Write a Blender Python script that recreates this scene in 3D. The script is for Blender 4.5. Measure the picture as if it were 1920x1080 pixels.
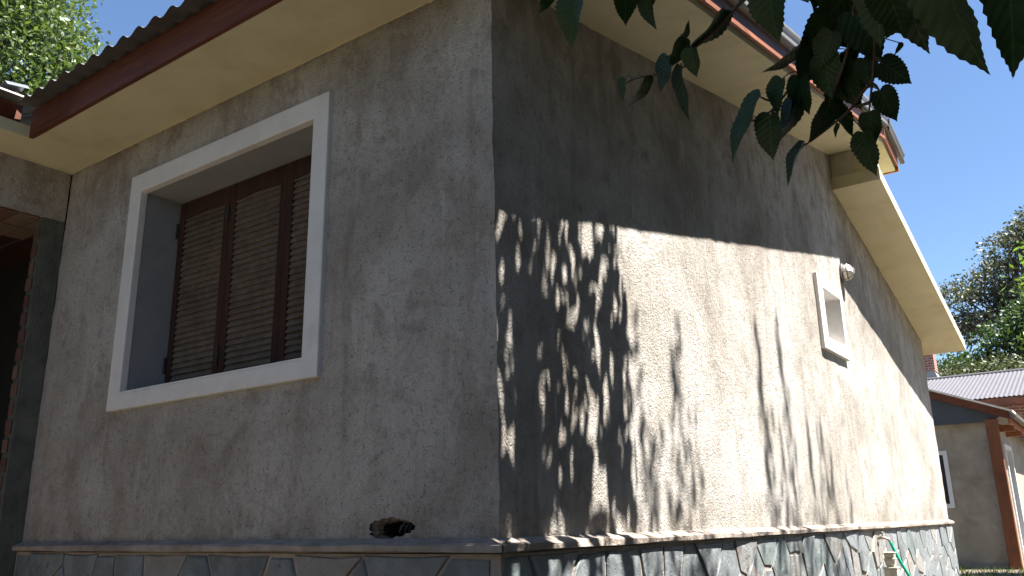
import bpy, bmesh, math, random
import numpy as np
from mathutils import Vector, Matrix, noise
from mathutils.geometry import delaunay_2d_cdt

for o in list(bpy.data.objects): bpy.data.objects.remove(o)
SC = bpy.context.scene
COL = SC.collection
R = math.radians

# ------------------------------------------------------------------ camera
cam = bpy.data.cameras.new('camera')
cam.sensor_width = 36.0
cam.lens = 1566.2/1920*36.0
cam.clip_start = 0.05
cam.clip_end = 2000
co = bpy.data.objects.new('camera', cam); COL.objects.link(co)
def cam_matrix(psi, th, ro, loc):
    f = Vector((math.cos(th)*math.sin(psi), math.cos(th)*math.cos(psi), math.sin(th)))
    r = Vector((math.cos(psi), -math.sin(psi), 0)); u = r.cross(f)
    r2 = math.cos(ro)*r+math.sin(ro)*u; u2 = -math.sin(ro)*r+math.cos(ro)*u
    m = Matrix((r2, u2, -f)).transposed().to_4x4(); m.translation = loc
    return m
co.matrix_world = cam_matrix(-0.617698, 0.275626, -0.019575, (1.787, -2.410, 0.85))
SC.camera = co

# ------------------------------------------------------------------ sky, sun, exposure
SUN = Vector((1.0, 0.236, 2.22)).normalized()
W = bpy.data.worlds.new('World'); SC.world = W; W.use_nodes = True
nt = W.node_tree
bg = nt.nodes['Background']
sky = nt.nodes.new('ShaderNodeTexSky'); sky.sky_type = 'NISHITA'; sky.sun_disc = False
sky.sun_elevation = math.asin(SUN.z); sky.sun_rotation = math.atan2(SUN.x, SUN.y)
sky.air_density = 1.0; sky.dust_density = 0.1; sky.ozone_density = 5.0; sky.altitude = 300
nt.links.new(sky.outputs[0], bg.inputs[0]); bg.inputs[1].default_value = 0.047
sun = bpy.data.lights.new('sun', 'SUN'); sun.energy = 5.0; sun.angle = R(0.53); sun.color = (1.0, 0.965, 0.92)
so = bpy.data.objects.new('sun', sun); COL.objects.link(so)
so.rotation_euler = SUN.to_track_quat('Z', 'Y').to_euler(); so.location = (20, 5, 44)
SC.view_settings.view_transform = 'Standard'; SC.view_settings.look = 'None'
SC.view_settings.gamma = 1.0; SC.view_settings.use_curve_mapping = False
SC.view_settings.exposure = 2.2
SC.render.engine = 'CYCLES'

L = 0.80           # top of the stone base course, metres above the ground

# ------------------------------------------------------------------ materials
def mat(name):
    m = bpy.data.materials.new(name); m.use_nodes = True
    return m, m.node_tree.nodes, m.node_tree.links, m.node_tree.nodes['Principled BSDF']
def nz(n, l, vec, scale, detail=4, rough=.55, dist=0):
    t = n.new('ShaderNodeTexNoise'); t.inputs['Scale'].default_value = scale
    t.inputs['Detail'].default_value = detail; t.inputs['Roughness'].default_value = rough
    t.inputs['Distortion'].default_value = dist
    if vec: l.new(vec, t.inputs['Vector'])
    return t.outputs['Fac']
def ramp(n, l, fac, stops):
    r = n.new('ShaderNodeValToRGB'); e = r.color_ramp.elements
    e[0].position, e[0].color = stops[0][0], (*stops[0][1], 1)
    e[1].position, e[1].color = stops[-1][0], (*stops[-1][1], 1)
    for p, c in stops[1:-1]:
        q = e.new(p); q.color = (*c, 1)
    l.new(fac, r.inputs[0]); return r.outputs[0]
def mixc(n, l, fac, a, b, mode='MIX'):
    m = n.new('ShaderNodeMix'); m.data_type = 'RGBA'; m.blend_type = mode
    for s, v in ((m.inputs[0], fac), (m.inputs[6], a), (m.inputs[7], b)):
        if hasattr(v, 'is_output'): l.new(v, s)
        elif isinstance(v, tuple): s.default_value = (*v, 1)
        else: s.default_value = v
    return m.outputs[2]
def maprange(n, l, v, a, b, c=0., d=1.):
    m = n.new('ShaderNodeMapRange'); l.new(v, m.inputs[0])
    for i, x in enumerate((a, b, c, d)): m.inputs[i+1].default_value = x
    return m.outputs[0]
def bump(n, l, h, b, strength=.5, dist=.01, prev=None):
    k = n.new('ShaderNodeBump'); k.inputs['Strength'].default_value = strength; k.inputs['Distance'].default_value = dist
    l.new(h, k.inputs['Height'])
    if prev: l.new(prev, k.inputs['Normal'])
    l.new(k.outputs[0], b.inputs['Normal']); return k.outputs[0]
def coords(n, l, scale=None, kind='Object', loc=None):
    t = n.new('ShaderNodeTexCoord'); o = t.outputs[kind]
    if scale:
        m = n.new('ShaderNodeMapping'); m.inputs['Scale'].default_value = scale; l.new(o, m.inputs[0]); o = m.outputs[0]
        if loc: m.inputs['Location'].default_value = loc
    return o
def geopos(n, l, scale=None):
    t = n.new('ShaderNodeNewGeometry'); o = t.outputs['Position']
    if scale:
        m = n.new('ShaderNodeMapping'); m.inputs['Scale'].default_value = scale; l.new(o, m.inputs[0]); o = m.outputs[0]
    return o

def m_stucco():
    m, n, l, b = mat('rough_stucco')
    p = geopos(n, l)
    big = nz(n, l, p, 1.3, 6, .62, .4)
    mid = nz(n, l, p, 6, 6, .65)
    stv = geopos(n, l, (3.2, 3.2, .42))
    streak = nz(n, l, stv, 2.2, 6, .65, .3)
    fine = nz(n, l, p, 95, 3, .6)
    base = ramp(n, l, big, [(.30, (.25, .22, .185)), (.44, (.375, .345, .305)), (.58, (.48, .45, .41)), (.8, (.56, .535, .50))])
    c = mixc(n, l, maprange(n, l, streak, .54, .72, 0, .6), base, (.215, .18, .14))
    c = mixc(n, l, maprange(n, l, mid, .53, .70, 0, .55), c, (.19, .16, .125))
    patch = nz(n, l, p, 2.6, 7, .72, .8)
    c = mixc(n, l, maprange(n, l, patch, .56, .68, 0, .5), c, (.20, .165, .13))
    c = mixc(n, l, maprange(n, l, nz(n, l, stv, 5.2, 5, .6), .58, .75, 0, .5), c, (.64, .61, .565))
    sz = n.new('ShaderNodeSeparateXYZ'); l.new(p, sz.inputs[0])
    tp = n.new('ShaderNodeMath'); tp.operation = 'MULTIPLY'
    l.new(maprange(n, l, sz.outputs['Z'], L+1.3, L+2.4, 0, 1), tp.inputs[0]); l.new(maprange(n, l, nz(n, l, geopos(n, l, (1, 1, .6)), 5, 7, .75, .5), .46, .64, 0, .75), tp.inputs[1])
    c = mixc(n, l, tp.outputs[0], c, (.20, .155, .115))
    # damp dirt close to the ledge
    sx = n.new('ShaderNodeSeparateXYZ'); l.new(p, sx.inputs[0])
    low = maprange(n, l, sx.outputs['Z'], L+.02, L+.20, 1, 0)
    mm = n.new('ShaderNodeMath'); mm.operation = 'MULTIPLY'; l.new(low, mm.inputs[0]); l.new(maprange(n, l, nz(n, l, p, 4.5, 5, .7), .42, .68, 0, .75), mm.inputs[1])
    c = mixc(n, l, mm.outputs[0], c, (.15, .13, .10))
    # pores
    v = n.new('ShaderNodeTexVoronoi'); v.inputs['Scale'].default_value = 165; v.inputs['Randomness'].default_value = 1; l.new(p, v.inputs['Vector'])
    sel = nz(n, l, p, 34, 3, .6)
    pore = n.new('ShaderNodeMath'); pore.operation = 'MULTIPLY'
    l.new(maprange(n, l, v.outputs['Distance'], .15, .40, 1, 0), pore.inputs[0]); l.new(maprange(n, l, sel, .48, .65, 0, .9), pore.inputs[1])
    c = mixc(n, l, pore.outputs[0], c, (.11, .092, .075))
    c = mixc(n, l, maprange(n, l, fine, .35, .7, 0, .30), c, (.26, .225, .185), 'MIX')
    l.new(c, b.inputs['Base Color']); b.inputs['Roughness'].default_value = .95; b.inputs['Specular IOR Level'].default_value = .15
    h = n.new('ShaderNodeMath'); h.operation = 'SUBTRACT'; l.new(fine, h.inputs[0]); l.new(pore.outputs[0], h.inputs[1])
    k = bump(n, l, nz(n, l, p, 38, 4, .6), b, .55, .012)
    bump(n, l, h.outputs[0], b, 1.0, .008, k)
    return m
def m_simple(name, col, rough=.8, var=.15, scale=8, bstr=.25, bdist=.004, bscale=60, spec=.3, dirt=None, streak=False):
    m, n, l, b = mat(name)
    p = geopos(n, l)
    f = nz(n, l, p, scale, 5, .6)
    lo = tuple(x*(1-var) for x in col); hi = tuple(min(1, x*(1+var)) for x in col)
    c = ramp(n, l, f, [(.3, lo), (.7, hi)])
    if dirt:
        v = geopos(n, l, (4, 4, .6)) if streak else p
        c = mixc(n, l, maprange(n, l, nz(n, l, v, 2.3, 6, .68, .3), .50, .74, 0, .8), c, dirt)
    l.new(c, b.inputs['Base Color']); b.inputs['Roughness'].default_value = rough; b.inputs['Specular IOR Level'].default_value = spec
    bump(n, l, nz(n, l, p, bscale, 4, .6), b, bstr, bdist)
    return m
def m_wood(name, dark, light, axis, rough=.55):
    m, n, l, b = mat(name)
    s = {'x': (1.2, 22, 22), 'y': (22, 1.2, 22), 'z': (22, 22, 1.2)}[axis]
    p = geopos(n, l, s)
    g = nz(n, l, p, 1.6, 6, .6, 1.2)
    c = ramp(n, l, g, [(.3, dark), (.7, light)])
    q = geopos(n, l)
    c = mixc(n, l, maprange(n, l, nz(n, l, q, 3, 4, .6), .5, .75, 0, .55), c, tuple(x*.45 for x in dark))
    vk = n.new('ShaderNodeTexVoronoi'); vk.inputs['Scale'].default_value = 3.2; l.new(q, vk.inputs['Vector'])
    c = mixc(n, l, maprange(n, l, vk.outputs['Distance'], .03, .09, .8, 0), c, (.02, .008, .006))
    l.new(c, b.inputs['Base Color']); b.inputs['Roughness'].default_value = rough; b.inputs['Specular IOR Level'].default_value = .3
    bump(n, l, g, b, .25, .004)
    return m
def m_metal(name, col, rough=.45, metallic=.6, dirt=(.06, .05, .045)):
    m, n, l, b = mat(name)
    p = geopos(n, l)
    c = mixc(n, l, maprange(n, l, nz(n, l, p, 5, 6, .65), .45, .72, 0, .6), col, dirt)
    l.new(c, b.inputs['Base Color']); b.inputs['Roughness'].default_value = rough; b.inputs['Metallic'].default_value = metallic
    bump(n, l, nz(n, l, p, 30, 3), b, .08, .004)
    return m
def m_slate():
    m, n, l, b = mat('slate_stone')
    p = geopos(n, l)
    oi = n.new('ShaderNodeObjectInfo')
    tint = ramp(n, l, oi.outputs['Random'], [(0, (.115, .13, .132)), (.3, (.175, .19, .195)), (.55, (.11, .135, .13)), (.75, (.21, .225, .235)), (.9, (.25, .225, .195)), (1, (.15, .165, .175))])
    off = n.new('ShaderNodeVectorMath'); off.operation = 'ADD'; l.new(p, off.inputs[0])
    mu = n.new('ShaderNodeVectorMath'); mu.operation = 'SCALE'; l.new(oi.outputs['Random'], mu.inputs['Scale']); mu.inputs[0].default_value = (40, 17, 23); l.new(mu.outputs[0], off.inputs[1])
    q = off.outputs[0]
    c = mixc(n, l, maprange(n, l, nz(n, l, q, 7, 6, .65, .5), .4, .75, 0, .6), tint, (.33, .35, .345))
    c = mixc(n, l, maprange(n, l, nz(n, l, q, 5, 5, .6, .8), .60, .72, 0, .7), c, (.25, .15, .12))
    c = mixc(n, l, maprange(n, l, nz(n, l, q, 14, 5, .65), .6, .75, 0, .8), c, (.05, .055, .055))
    l.new(c, b.inputs['Base Color']); b.inputs['Roughness'].default_value = .62; b.inputs['Specular IOR Level'].default_value = .35
    k = bump(n, l, nz(n, l, q, 9, 6, .65, 1.), b, .6, .02)
    bump(n, l, nz(n, l, q, 70, 4), b, .35, .004, k)
    return m
def m_leaf(name, lo, hi, trans=.35, back=None, veins=False):
    m, n, l, b = mat(name)
    out = n['Material Output']
    g = n.new('ShaderNodeNewGeometry')
    oi = n.new('ShaderNodeObjectInfo')
    rnd = g.outputs['Random Per Island'] if not veins else oi.outputs['Random']
    c = ramp(n, l, rnd, [(0, lo), (1, hi)])
    if veins:
        tc = n.new('ShaderNodeTexCoord'); sx = n.new('ShaderNodeSeparateXYZ'); l.new(tc.outputs['Object'], sx.inputs[0])
        ab = n.new('ShaderNodeMath'); ab.operation = 'ABSOLUTE'; l.new(sx.outputs[0], ab.inputs[0])
        c = mixc(n, l, maprange(n, l, ab.outputs[0], .006, .014, .8, 0), c, tuple(x*2.2 for x in hi))
        s = n.new('ShaderNodeMath'); s.operation = 'MULTIPLY_ADD'; l.new(ab.outputs[0], s.inputs[0]); s.inputs[1].default_value = -.75; l.new(sx.outputs[1], s.inputs[2])
        t = n.new('ShaderNodeMath'); t.operation = 'PINGPONG'; l.new(s.outputs[0], t.inputs[0]); t.inputs[1].default_value = .075
        c = mixc(n, l, maprange(n, l, t.outputs[0], .003, .008, .5, 0), c, tuple(x*1.9 for x in hi))
        bump(n, l, t.outputs[0], b, .5, .02)
    l.new(c, b.inputs['Base Color']); b.inputs['Roughness'].default_value = .5; b.inputs['Specular IOR Level'].default_value = .35
    tr = n.new('ShaderNodeBsdfTranslucent')
    tc2 = mixc(n, l, 1.0, c, (1.25, 1.35, .45), 'MULTIPLY'); l.new(tc2, tr.inputs['Color'])
    mx = n.new('ShaderNodeMixShader'); mx.inputs[0].default_value = trans
    l.new(b.outputs[0], mx.inputs[1]); l.new(tr.outputs[0], mx.inputs[2]); l.new(mx.outputs[0], out.inputs['Surface'])
    return m
def m_brick():
    m, n, l, b = mat('old_brick')
    oi = n.new('ShaderNodeObjectInfo')
    c = ramp(n, l, oi.outputs['Random'], [(0, (.09, .04, .03)), (.5, (.13, .065, .045)), (1, (.18, .12, .08))])
    c = mixc(n, l, maprange(n, l, nz(n, l, geopos(n, l), 18, 5), .45, .7, 0, .6), c, (.10, .07, .055))
    l.new(c, b.inputs['Base Color']); b.inputs['Roughness'].default_value = .95
    bump(n, l, nz(n, l, geopos(n, l), 60, 4), b, .5, .008)
    return m
def m_brickwall():
    m, n, l, b = mat('brickwork_far')
    mp = geopos(n, l)
    sx = n.new('ShaderNodeSeparateXYZ'); l.new(mp, sx.inputs[0])
    ad = n.new('ShaderNodeMath'); ad.operation = 'ADD'; l.new(sx.outputs[0], ad.inputs[0]); l.new(sx.outputs[1], ad.inputs[1])
    cx = n.new('ShaderNodeCombineXYZ'); l.new(ad.outputs[0], cx.inputs[0]); l.new(sx.outputs[2], cx.inputs[1])
    t = n.new('ShaderNodeTexBrick'); t.inputs['Scale'].default_value = 1; t.inputs['Brick Width'].default_value = .24; t.inputs['Row Height'].default_value = .075; t.inputs['Mortar Size'].default_value = .01
    t.inputs['Color1'].default_value = (.27, .10, .065, 1); t.inputs['Color2'].default_value = (.19, .075, .05, 1); t.inputs['Mortar'].default_value = (.33, .29, .25, 1)
    l.new(cx.outputs[0], t.inputs['Vector'])
    c = mixc(n, l, maprange(n, l, nz(n, l, mp, 6, 5), .5, .75, 0, .5), t.outputs[0], (.13, .08, .06))
    l.new(c, b.inputs['Base Color']); b.inputs['Roughness'].default_value = .95
    bump(n, l, t.outputs['Fac'], b, -.4, .01)
    return m
def m_glass(name='window_glass'):
    m, n, l, b = mat(name)
    b.inputs['Base Color'].default_value = (.02, .025, .03, 1); b.inputs['Roughness'].default_value = .06; b.inputs['Specular IOR Level'].default_value = .7
    bump(n, l, nz(n, l, geopos(n, l), 3, 2), b, .03, .01)
    return m
def m_ground():
    m, n, l, b = mat('dry_ground')
    p = geopos(n, l)
    c = ramp(n, l, nz(n, l, p, .5, 7, .65, .3), [(.35, (.085, .07, .05)), (.55, (.115, .096, .07)), (.7, (.05, .062, .025))])
    c = mixc(n, l, maprange(n, l, nz(n, l, p, 22, 5), .45, .7, 0, .5), c, (.15, .12, .08))
    l.new(c, b.inputs['Base Color']); b.inputs['Roughness'].default_value = 1
    bump(n, l, nz(n, l, p, 14, 6), b, .8, .03)
    return m

M = {}
M['stucco'] = m_stucco()
M['cream'] = m_simple('cream_paint', (.62, .565, .385), .8, .06, 4, .22, .004, 30, .2, (.50, .43, .25))
M['white'] = m_simple('white_trim_paint', (.68, .66, .63), .7, .06, 9, .18, .003, 45, .3, (.55, .52, .48))
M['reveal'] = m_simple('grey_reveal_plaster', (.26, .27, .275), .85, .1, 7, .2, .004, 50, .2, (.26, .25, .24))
M['ledge'] = m_simple('ledge_mortar', (.34, .285, .24), .95, .25, 9, .7, .012, 45, .15, (.17, .135, .11))
M['rim'] = m_simple('crumbled_mortar', (.17, .14, .105), .95, .35, 30, .9, .012, 90, .1, (.09, .075, .06))
M['mortar'] = m_simple('joint_mortar', (.36, .30, .25), .95, .2, 14, .7, .012, 50, .15, (.28, .23, .19))
M['cement'] = m_simple('dark_bare_cement', (.11, .115, .10), .95, .25, 9, .6, .01, 45, .15, (.06, .065, .055), True)
M['fill'] = m_simple('grey_mortar_patch', (.58, .54, .44), .9, .12, 12, .5, .008, 40, .2, (.80, .78, .74))
M['slate'] = m_slate()
M['woodx'] = m_wood('red_stained_wood', (.075, .022, .012), (.17, .055, .028), 'x')
M['woody'] = m_wood('red_stained_wood_rake', (.20, .065, .028), (.40, .16, .08), 'y')
M['woodz'] = m_wood('red_stained_wood_post', (.14, .048, .024), (.26, .10, .048), 'z')
M['shut'] = m_wood('dark_shutter_wood', (.032, .014, .010), (.072, .032, .022), 'z', .55)
M['slat'] = m_simple('dusty_slat_wood', (.15, .115, .085), .75, .25, 20, .25, .004, 60, .25, (.07, .044, .032))
M['dark'] = m_simple('interior_shade_black', (.025, .025, .025), .95, .2, 5, .1)  # near-black colour stands in for the shade inside closed recesses
M['hinge'] = m_metal('dull_steel', (.05, .05, .05), .6, .5)
M['sheet'] = m_metal('grey_roof_sheet', (.16, .155, .16), .5, .45)
M['trimmetal'] = m_metal('galvanised_trim', (.17, .155, .14), .5, .3, (.09, .075, .065))
M['flash'] = m_metal('bright_flashing', (.34, .36, .38), .35, .7, (.2, .2, .2))
M['farsheet'] = m_metal('lead_grey_sheet', (.075, .07, .08), .75, .0, (.05, .047, .053))
M['lightedge'] = m_simple('sunlit_metal_edge', (.72, .69, .64), .6, .06)  # pale colour carries the sunlit brightness of the metal roof edge
M['bluepanel'] = m_simple('slate_blue_panel', (.065, .08, .10), .7, .1)
M['nbwall'] = m_simple('old_render', (.36, .32, .26), .95, .2, 3, .5, .01, 40, .15, (.21, .185, .15))
M['pvc'] = m_simple('white_frame_plastic', (.75, .75, .76), .4, .03)
M['brick'] = m_brick()
M['brickwall'] = m_brickwall()
M['glass'] = m_glass()
M['ground'] = m_ground()
M['lampglass'] = m_simple('frosted_lamp_glass', (.72, .68, .58), .35, .08, 20, .05)
M['wire'] = m_metal('lamp_wire', (.20, .19, .18), .5, .7)
M['brass'] = m_metal('worn_brass', (.42, .36, .30), .4, .7)
M['hose'] = m_simple('green_hose_plastic', (.015, .33, .20), .4, .1)
M['precast'] = m_simple('cream_precast', (.55, .50, .40), .85, .15, 20, .4, .006, 50, .2, (.40, .35, .28))
M['pipe'] = m_simple('grey_conduit', (.06, .065, .07), .6, .1)
M['bark'] = m_simple('grey_bark', (.12, .09, .065), .95, .35, 14, .9, .02, 22, .1)
M['twig'] = m_simple('young_twig', (.085, .055, .032), .7, .2, 20)
M['leafbig'] = m_leaf('mulberry_leaf', (.012, .032, .012), (.022, .050, .016), .12, veins=True)
M['leafcrown'] = m_leaf('mulberry_crown_leaf', (.028, .065, .016), (.05, .10, .024), .10)
M['leafA'] = m_leaf('bright_tree_leaf', (.055, .095, .030), (.13, .175, .07), .28)
M['leafB'] = m_leaf('grey_green_tree_leaf', (.06, .068, .042), (.125, .13, .09), .18)
M['leafC'] = m_leaf('dark_green_tree_leaf', (.025, .050, .018), (.06, .10, .032), .25)
M['leafD'] = m_leaf('olive_shrub_leaf', (.05, .062, .028), (.105, .12, .055), .18)
M['leafE'] = m_leaf('lime_leaf', (.085, .15, .03), (.15, .235, .05), .35)
M['grass'] = m_leaf('grass_blade', (.07, .11, .03), (.16, .18, .06), .3)

# ------------------------------------------------------------------ mesh helpers
class MB:
    def __init__(s): s.v = []; s.f = []
    def add(s, vs, fs):
        k = len(s.v); s.v += [tuple(p) for p in vs]; s.f += [tuple(i+k for i in f) for f in fs]
    def box(s, a, b, top=None):
        (x0, y0, z0), (x1, y1, z1) = a, b
        s.add([(x0, y0, z0), (x1, y0, z0), (x1, y1, z0), (x0, y1, z0), (x0, y0, z1), (x1, y0, z1), (x1, y1, z1), (x0, y1, z1)],
              [(0, 3, 2, 1), (4, 5, 6, 7), (0, 1, 5, 4), (1, 2, 6, 5), (2, 3, 7, 6), (3, 0, 4, 7)])
    def prism(s, poly, fn, t0, t1):
        n = len(poly)
        s.add([fn(u, v, t0) for u, v in poly]+[fn(u, v, t1) for u, v in poly],
              [tuple(range(n))[::-1], tuple(range(n, 2*n))]+[(i, (i+1) % n, n+(i+1) % n, n+i) for i in range(n)])
    def tube(s, pts, rad, seg=8, caps=True):
        pts = [Vector(p) for p in pts]; n = len(pts)
        rad = rad if hasattr(rad, '__len__') else [rad]*n
        up = None; k = len(s.v)
        for i, p in enumerate(pts):
            d = (pts[min(i+1, n-1)]-pts[max(i-1, 0)]).normalized()
            if up is None: up = d.orthogonal().normalized()
            up = (up-d*up.dot(d)).normalized(); w = d.cross(up)
            for j in range(seg):
                a = 2*math.pi*j/seg; s.v.append(tuple(p+(up*math.cos(a)+w*math.sin(a))*rad[i]))
        for i in range(n-1):
            for j in range(seg):
                j2 = (j+1) % seg
                s.f.append((k+i*seg+j, k+i*seg+j2, k+(i+1)*seg+j2, k+(i+1)*seg+j))
        if caps:
            s.f.append(tuple(k+j for j in range(seg))[::-1]); s.f.append(tuple(k+(n-1)*seg+j for j in range(seg)))
    def lathe(s, prof, fn, seg=16):
        k = len(s.v)
        for r, h in prof:
            for j in range(seg):
                a = 2*math.pi*j/seg; s.v.append(tuple(fn(r*math.cos(a), r*math.sin(a), h)))
        for i in range(len(prof)-1):
            for j in range(seg):
                j2 = (j+1) % seg; s.f.append((k+i*seg+j, k+i*seg+j2, k+(i+1)*seg+j2, k+(i+1)*seg+j))
        s.f.append(tuple(k+j for j in range(seg))[::-1]); m = k+(len(prof)-1)*seg; s.f.append(tuple(m+j for j in range(seg)))
    def mesh(s, name, material, smooth=False, fix=True):
        me = bpy.data.meshes.new(name); me.from_pydata(s.v, [], s.f); me.validate()
        if fix:
            bm = bmesh.new(); bm.from_mesh(me); bmesh.ops.recalc_face_normals(bm, faces=bm.faces); bm.to_mesh(me); bm.free()
        if smooth: me.polygons.foreach_set('use_smooth', [True]*len(me.polygons))
        if material: me.materials.append(material)
        return me
    def build(s, name, material, parent=None, smooth=False, bevel=0, fix=True):
        return link(name, s.mesh(name, material, smooth, fix), parent, bevel)
def link(name, me, parent=None, bevel=0):
    o = bpy.data.objects.new(name, me); COL.objects.link(o)
    if parent:
        o.parent = parent; o.matrix_parent_inverse = parent.matrix_world.inverted()
    if bevel:
        md = o.modifiers.new('bevel', 'BEVEL'); md.width = bevel; md.segments = 2; md.limit_method = 'ANGLE'; md.angle_limit = R(40)
    return o
def thing(name, label, cat, loc=(0, 0, 0), group=None):
    o = bpy.data.objects.new(name, None); COL.objects.link(o); o.location = loc; o.empty_display_size = .1
    o['label'] = label; o['category'] = cat
    if group: o['group'] = group
    bpy.context.view_layer.update()
    return o
def sub(name, parent, label=None):
    o = bpy.data.objects.new(name, None); COL.objects.link(o); o.empty_display_size = .1
    o.parent = parent; o.matrix_parent_inverse = parent.matrix_world.inverted()
    if label: o['label'] = label
    bpy.context.view_layer.update()
    return o
def structure(o): o['kind'] = 'structure'; return o
def stuff(o): o['kind'] = 'stuff'; return o
def bbox(name, a, b, material, parent, bevel=0.0):
    m = MB(); m.box(a, b); return m.build(name, material, parent, bevel=bevel)

# ------------------------------------------------------------------ ground
m = MB(); m.add([(-400, -400, 0), (400, -400, 0), (400, 500, 0), (-400, 500, 0)], [(0, 1, 2, 3)])
structure(m.build('ground', M['ground'], fix=False))

# ------------------------------------------------------------------ main house
H = thing('house', 'stucco house with cream eaves, shuttered window and slate stone base', 'house', (0, 0, 0))
XW = -3.38                      # inner corner with the porch wing
SL = 0.214                      # roof pitch
def rake(y): return L+2.257+SL*y
YR = 5.50                       # ridge
def slab_z(y): return L+4.407-.252*y

def in_poly(p, poly):
    x, y = p; c = False; n = len(poly)
    for i in range(n):
        x0, y0 = poly[i]; x1, y1 = poly[(i+1) % n]
        if (y0 > y) != (y1 > y) and x < (x1-x0)*(y-y0)/(y1-y0)+x0: c = not c
    return c
def dense(poly, step):
    out = []
    n = len(poly)
    for i in range(n):
        a = Vector(poly[i]); b = Vector(poly[(i+1) % n]); k = max(1, round((b-a).length/step))
        out += [tuple(a.lerp(b, j/k)) for j in range(k)]
    return out
def panel(name, outline, holes, fn, material, parent, step=.05, amp=.004, seed=1):
    rng = random.Random(seed)
    loops = [dense(outline, step)]+[dense(h, step) for h in holes]
    vs = []; es = []
    for lp in loops:
        k = len(vs); vs += lp; es += [(k+i, k+(i+1) % len(lp)) for i in range(len(lp))]
    us = [p[0] for p in outline]; ws = [p[1] for p in outline]
    u = min(us)+step/2
    while u < max(us):
        w = min(ws)+step/2
        while w < max(ws):
            p = (u+rng.uniform(-.25, .25)*step, w+rng.uniform(-.25, .25)*step)
            if in_poly(p, outline) and not any(in_poly(p, h) for h in holes): vs.append(p)
            w += step
        u += step
    rv, re_, rf, *_ = delaunay_2d_cdt([Vector(p) for p in vs], es, [], 0, 1e-5)
    faces = []
    for f in rf:
        c = sum((rv[i] for i in f), Vector((0, 0)))/len(f)
        if in_poly(c, outline) and not any(in_poly(c, h) for h in holes): faces.append(tuple(f))
    out = []
    for p in rv:
        q = Vector(fn(p[0], p[1])); q += noise.noise_vector(q*9)*amp+noise.noise_vector(q*1.3)*amp*1.2+noise.noise_vector(q*31)*.0022
        out.append(tuple(q))
    mb = MB(); mb.v = out; mb.f = faces
    return mb.build(name, material, parent, smooth=True, fix=True)

WIN = (-2.49, -1.04, L+.756, L+1.918)
rng = random.Random(7)
hole = []
for i in range(46):
    a = i*2*math.pi/46; q = Vector((math.cos(a)*1.6, math.sin(a)*1.6, 4.2)); k = 1+.22*noise.noise(q*1.3)+.16*noise.noise(q*3.7)
    hole.append((-.515+.118*math.cos(a)*k, L+.046+.040*math.sin(a)*k))
winhole = [(WIN[0], WIN[2]), (WIN[1], WIN[2]), (WIN[1], WIN[3]), (WIN[0], WIN[3])]
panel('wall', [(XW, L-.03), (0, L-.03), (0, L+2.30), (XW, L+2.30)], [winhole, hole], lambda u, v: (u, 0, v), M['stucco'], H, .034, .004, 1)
W2 = (4.47, 4.995, L+1.456, L+1.882)
w2hole = [(W2[0], W2[2]), (W2[1], W2[2]), (W2[1], W2[3]), (W2[0], W2[3])]
YE = 8.93
gable = [(0, L-.03), (YE, L-.03), (YE, slab_z(YE)+.05), (5.44, slab_z(5.44)+.05), (5.44, rake(5.44)+.02), (0, L+2.30)]
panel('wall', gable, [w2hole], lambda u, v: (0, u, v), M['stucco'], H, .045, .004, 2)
m = MB(); m.box((-7.5, YE-.2, 0), (-.004, YE-.003, L+2.1)); m.build('wall', M['stucco'], H)
# broken hole in the wall with conduit stubs
mb = MB(); n = len(hole)
rings = []
for d, s in ((.012, 1.35), (.014, .93), (.03, .78), (.10, .74), (.2, .70)):
    for (x, z) in hole:
        j = 1+rng.uniform(-.06, .06)
        mb.v.append((-.52+(x+.52)*s*j+(.02 if d > 0 else 0), d+.002, L+.045+(z-L-.045)*s*j - (.006 if d else 0)))
for k in range(2):
    for i in range(n): mb.f.append((k*n+i, k*n+(i+1) % n, (k+1)*n+(i+1) % n, (k+1)*n+i))
mb2 = MB(); mb2.v = mb.v[2*n:]; mb.v = mb.v[:3*n]
hp = mb.build('broken_hole', M['rim'], H)
for k in range(2):
    for i in range(n): mb2.f.append((k*n+i, k*n+(i+1) % n, (k+1)*n+(i+1) % n, (k+1)*n+i))
mb2.f.append(tuple(2*n+i for i in range(n))); mb2.build('cavity', M['dark'], hp)
hp['label'] = 'ragged hole broken in the plaster above the ledge'
for i, (x, c) in enumerate(((-.50, .006), (-.475, .004), (-.455, .003))):
    mb = MB(); mb.tube([(x-.03, .16, L+.01), (x-.02, .06, L+.03), (x+.004, .045, L+.050), (x+.012, .07, L+.066)], c, 8); mb.build('conduit', M['pipe'], hp, smooth=True)
# ledge of mortar over the stone base
def ledge(fn, u0, u1, seed):
    mb = MB(); prof = [(0.0, .006), (.022, -.004), (.046, -.012), (.053, -.018), (.052, -.038), (.044, -.043), (0, -.046)]
    nseg = int((u1-u0)/.04); k = len(prof)
    for i in range(nseg+1):
        u = u0+(u1-u0)*i/nseg
        for j, (o, z) in enumerate(prof):
            q = Vector((u*3, j*2.7, seed)); w = noise.noise(q)*.007 + noise.noise(Vector((u*.9, seed, j*.2)))*.006
            oo = o+(w if 0 < j < k-1 else 0)+(.052-o if False else 0)
            mb.v.append(fn(u, oo, L+z+(noise.noise(q+Vector((9, 3, 1)))*.005 if j else 0)))
    for i in range(nseg):
        for j in range(k-1): mb.f.append((i*k+j, i*k+j+1, (i+1)*k+j+1, (i+1)*k+j))
    return mb.build('ledge', M['ledge'], H, smooth=False)
ledge(lambda u, o, z: (u, -o, z), XW, .050, 1.3)
ledge(lambda u, o, z: (o, u, z), -.050, YE+.05, 5.1)

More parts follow.
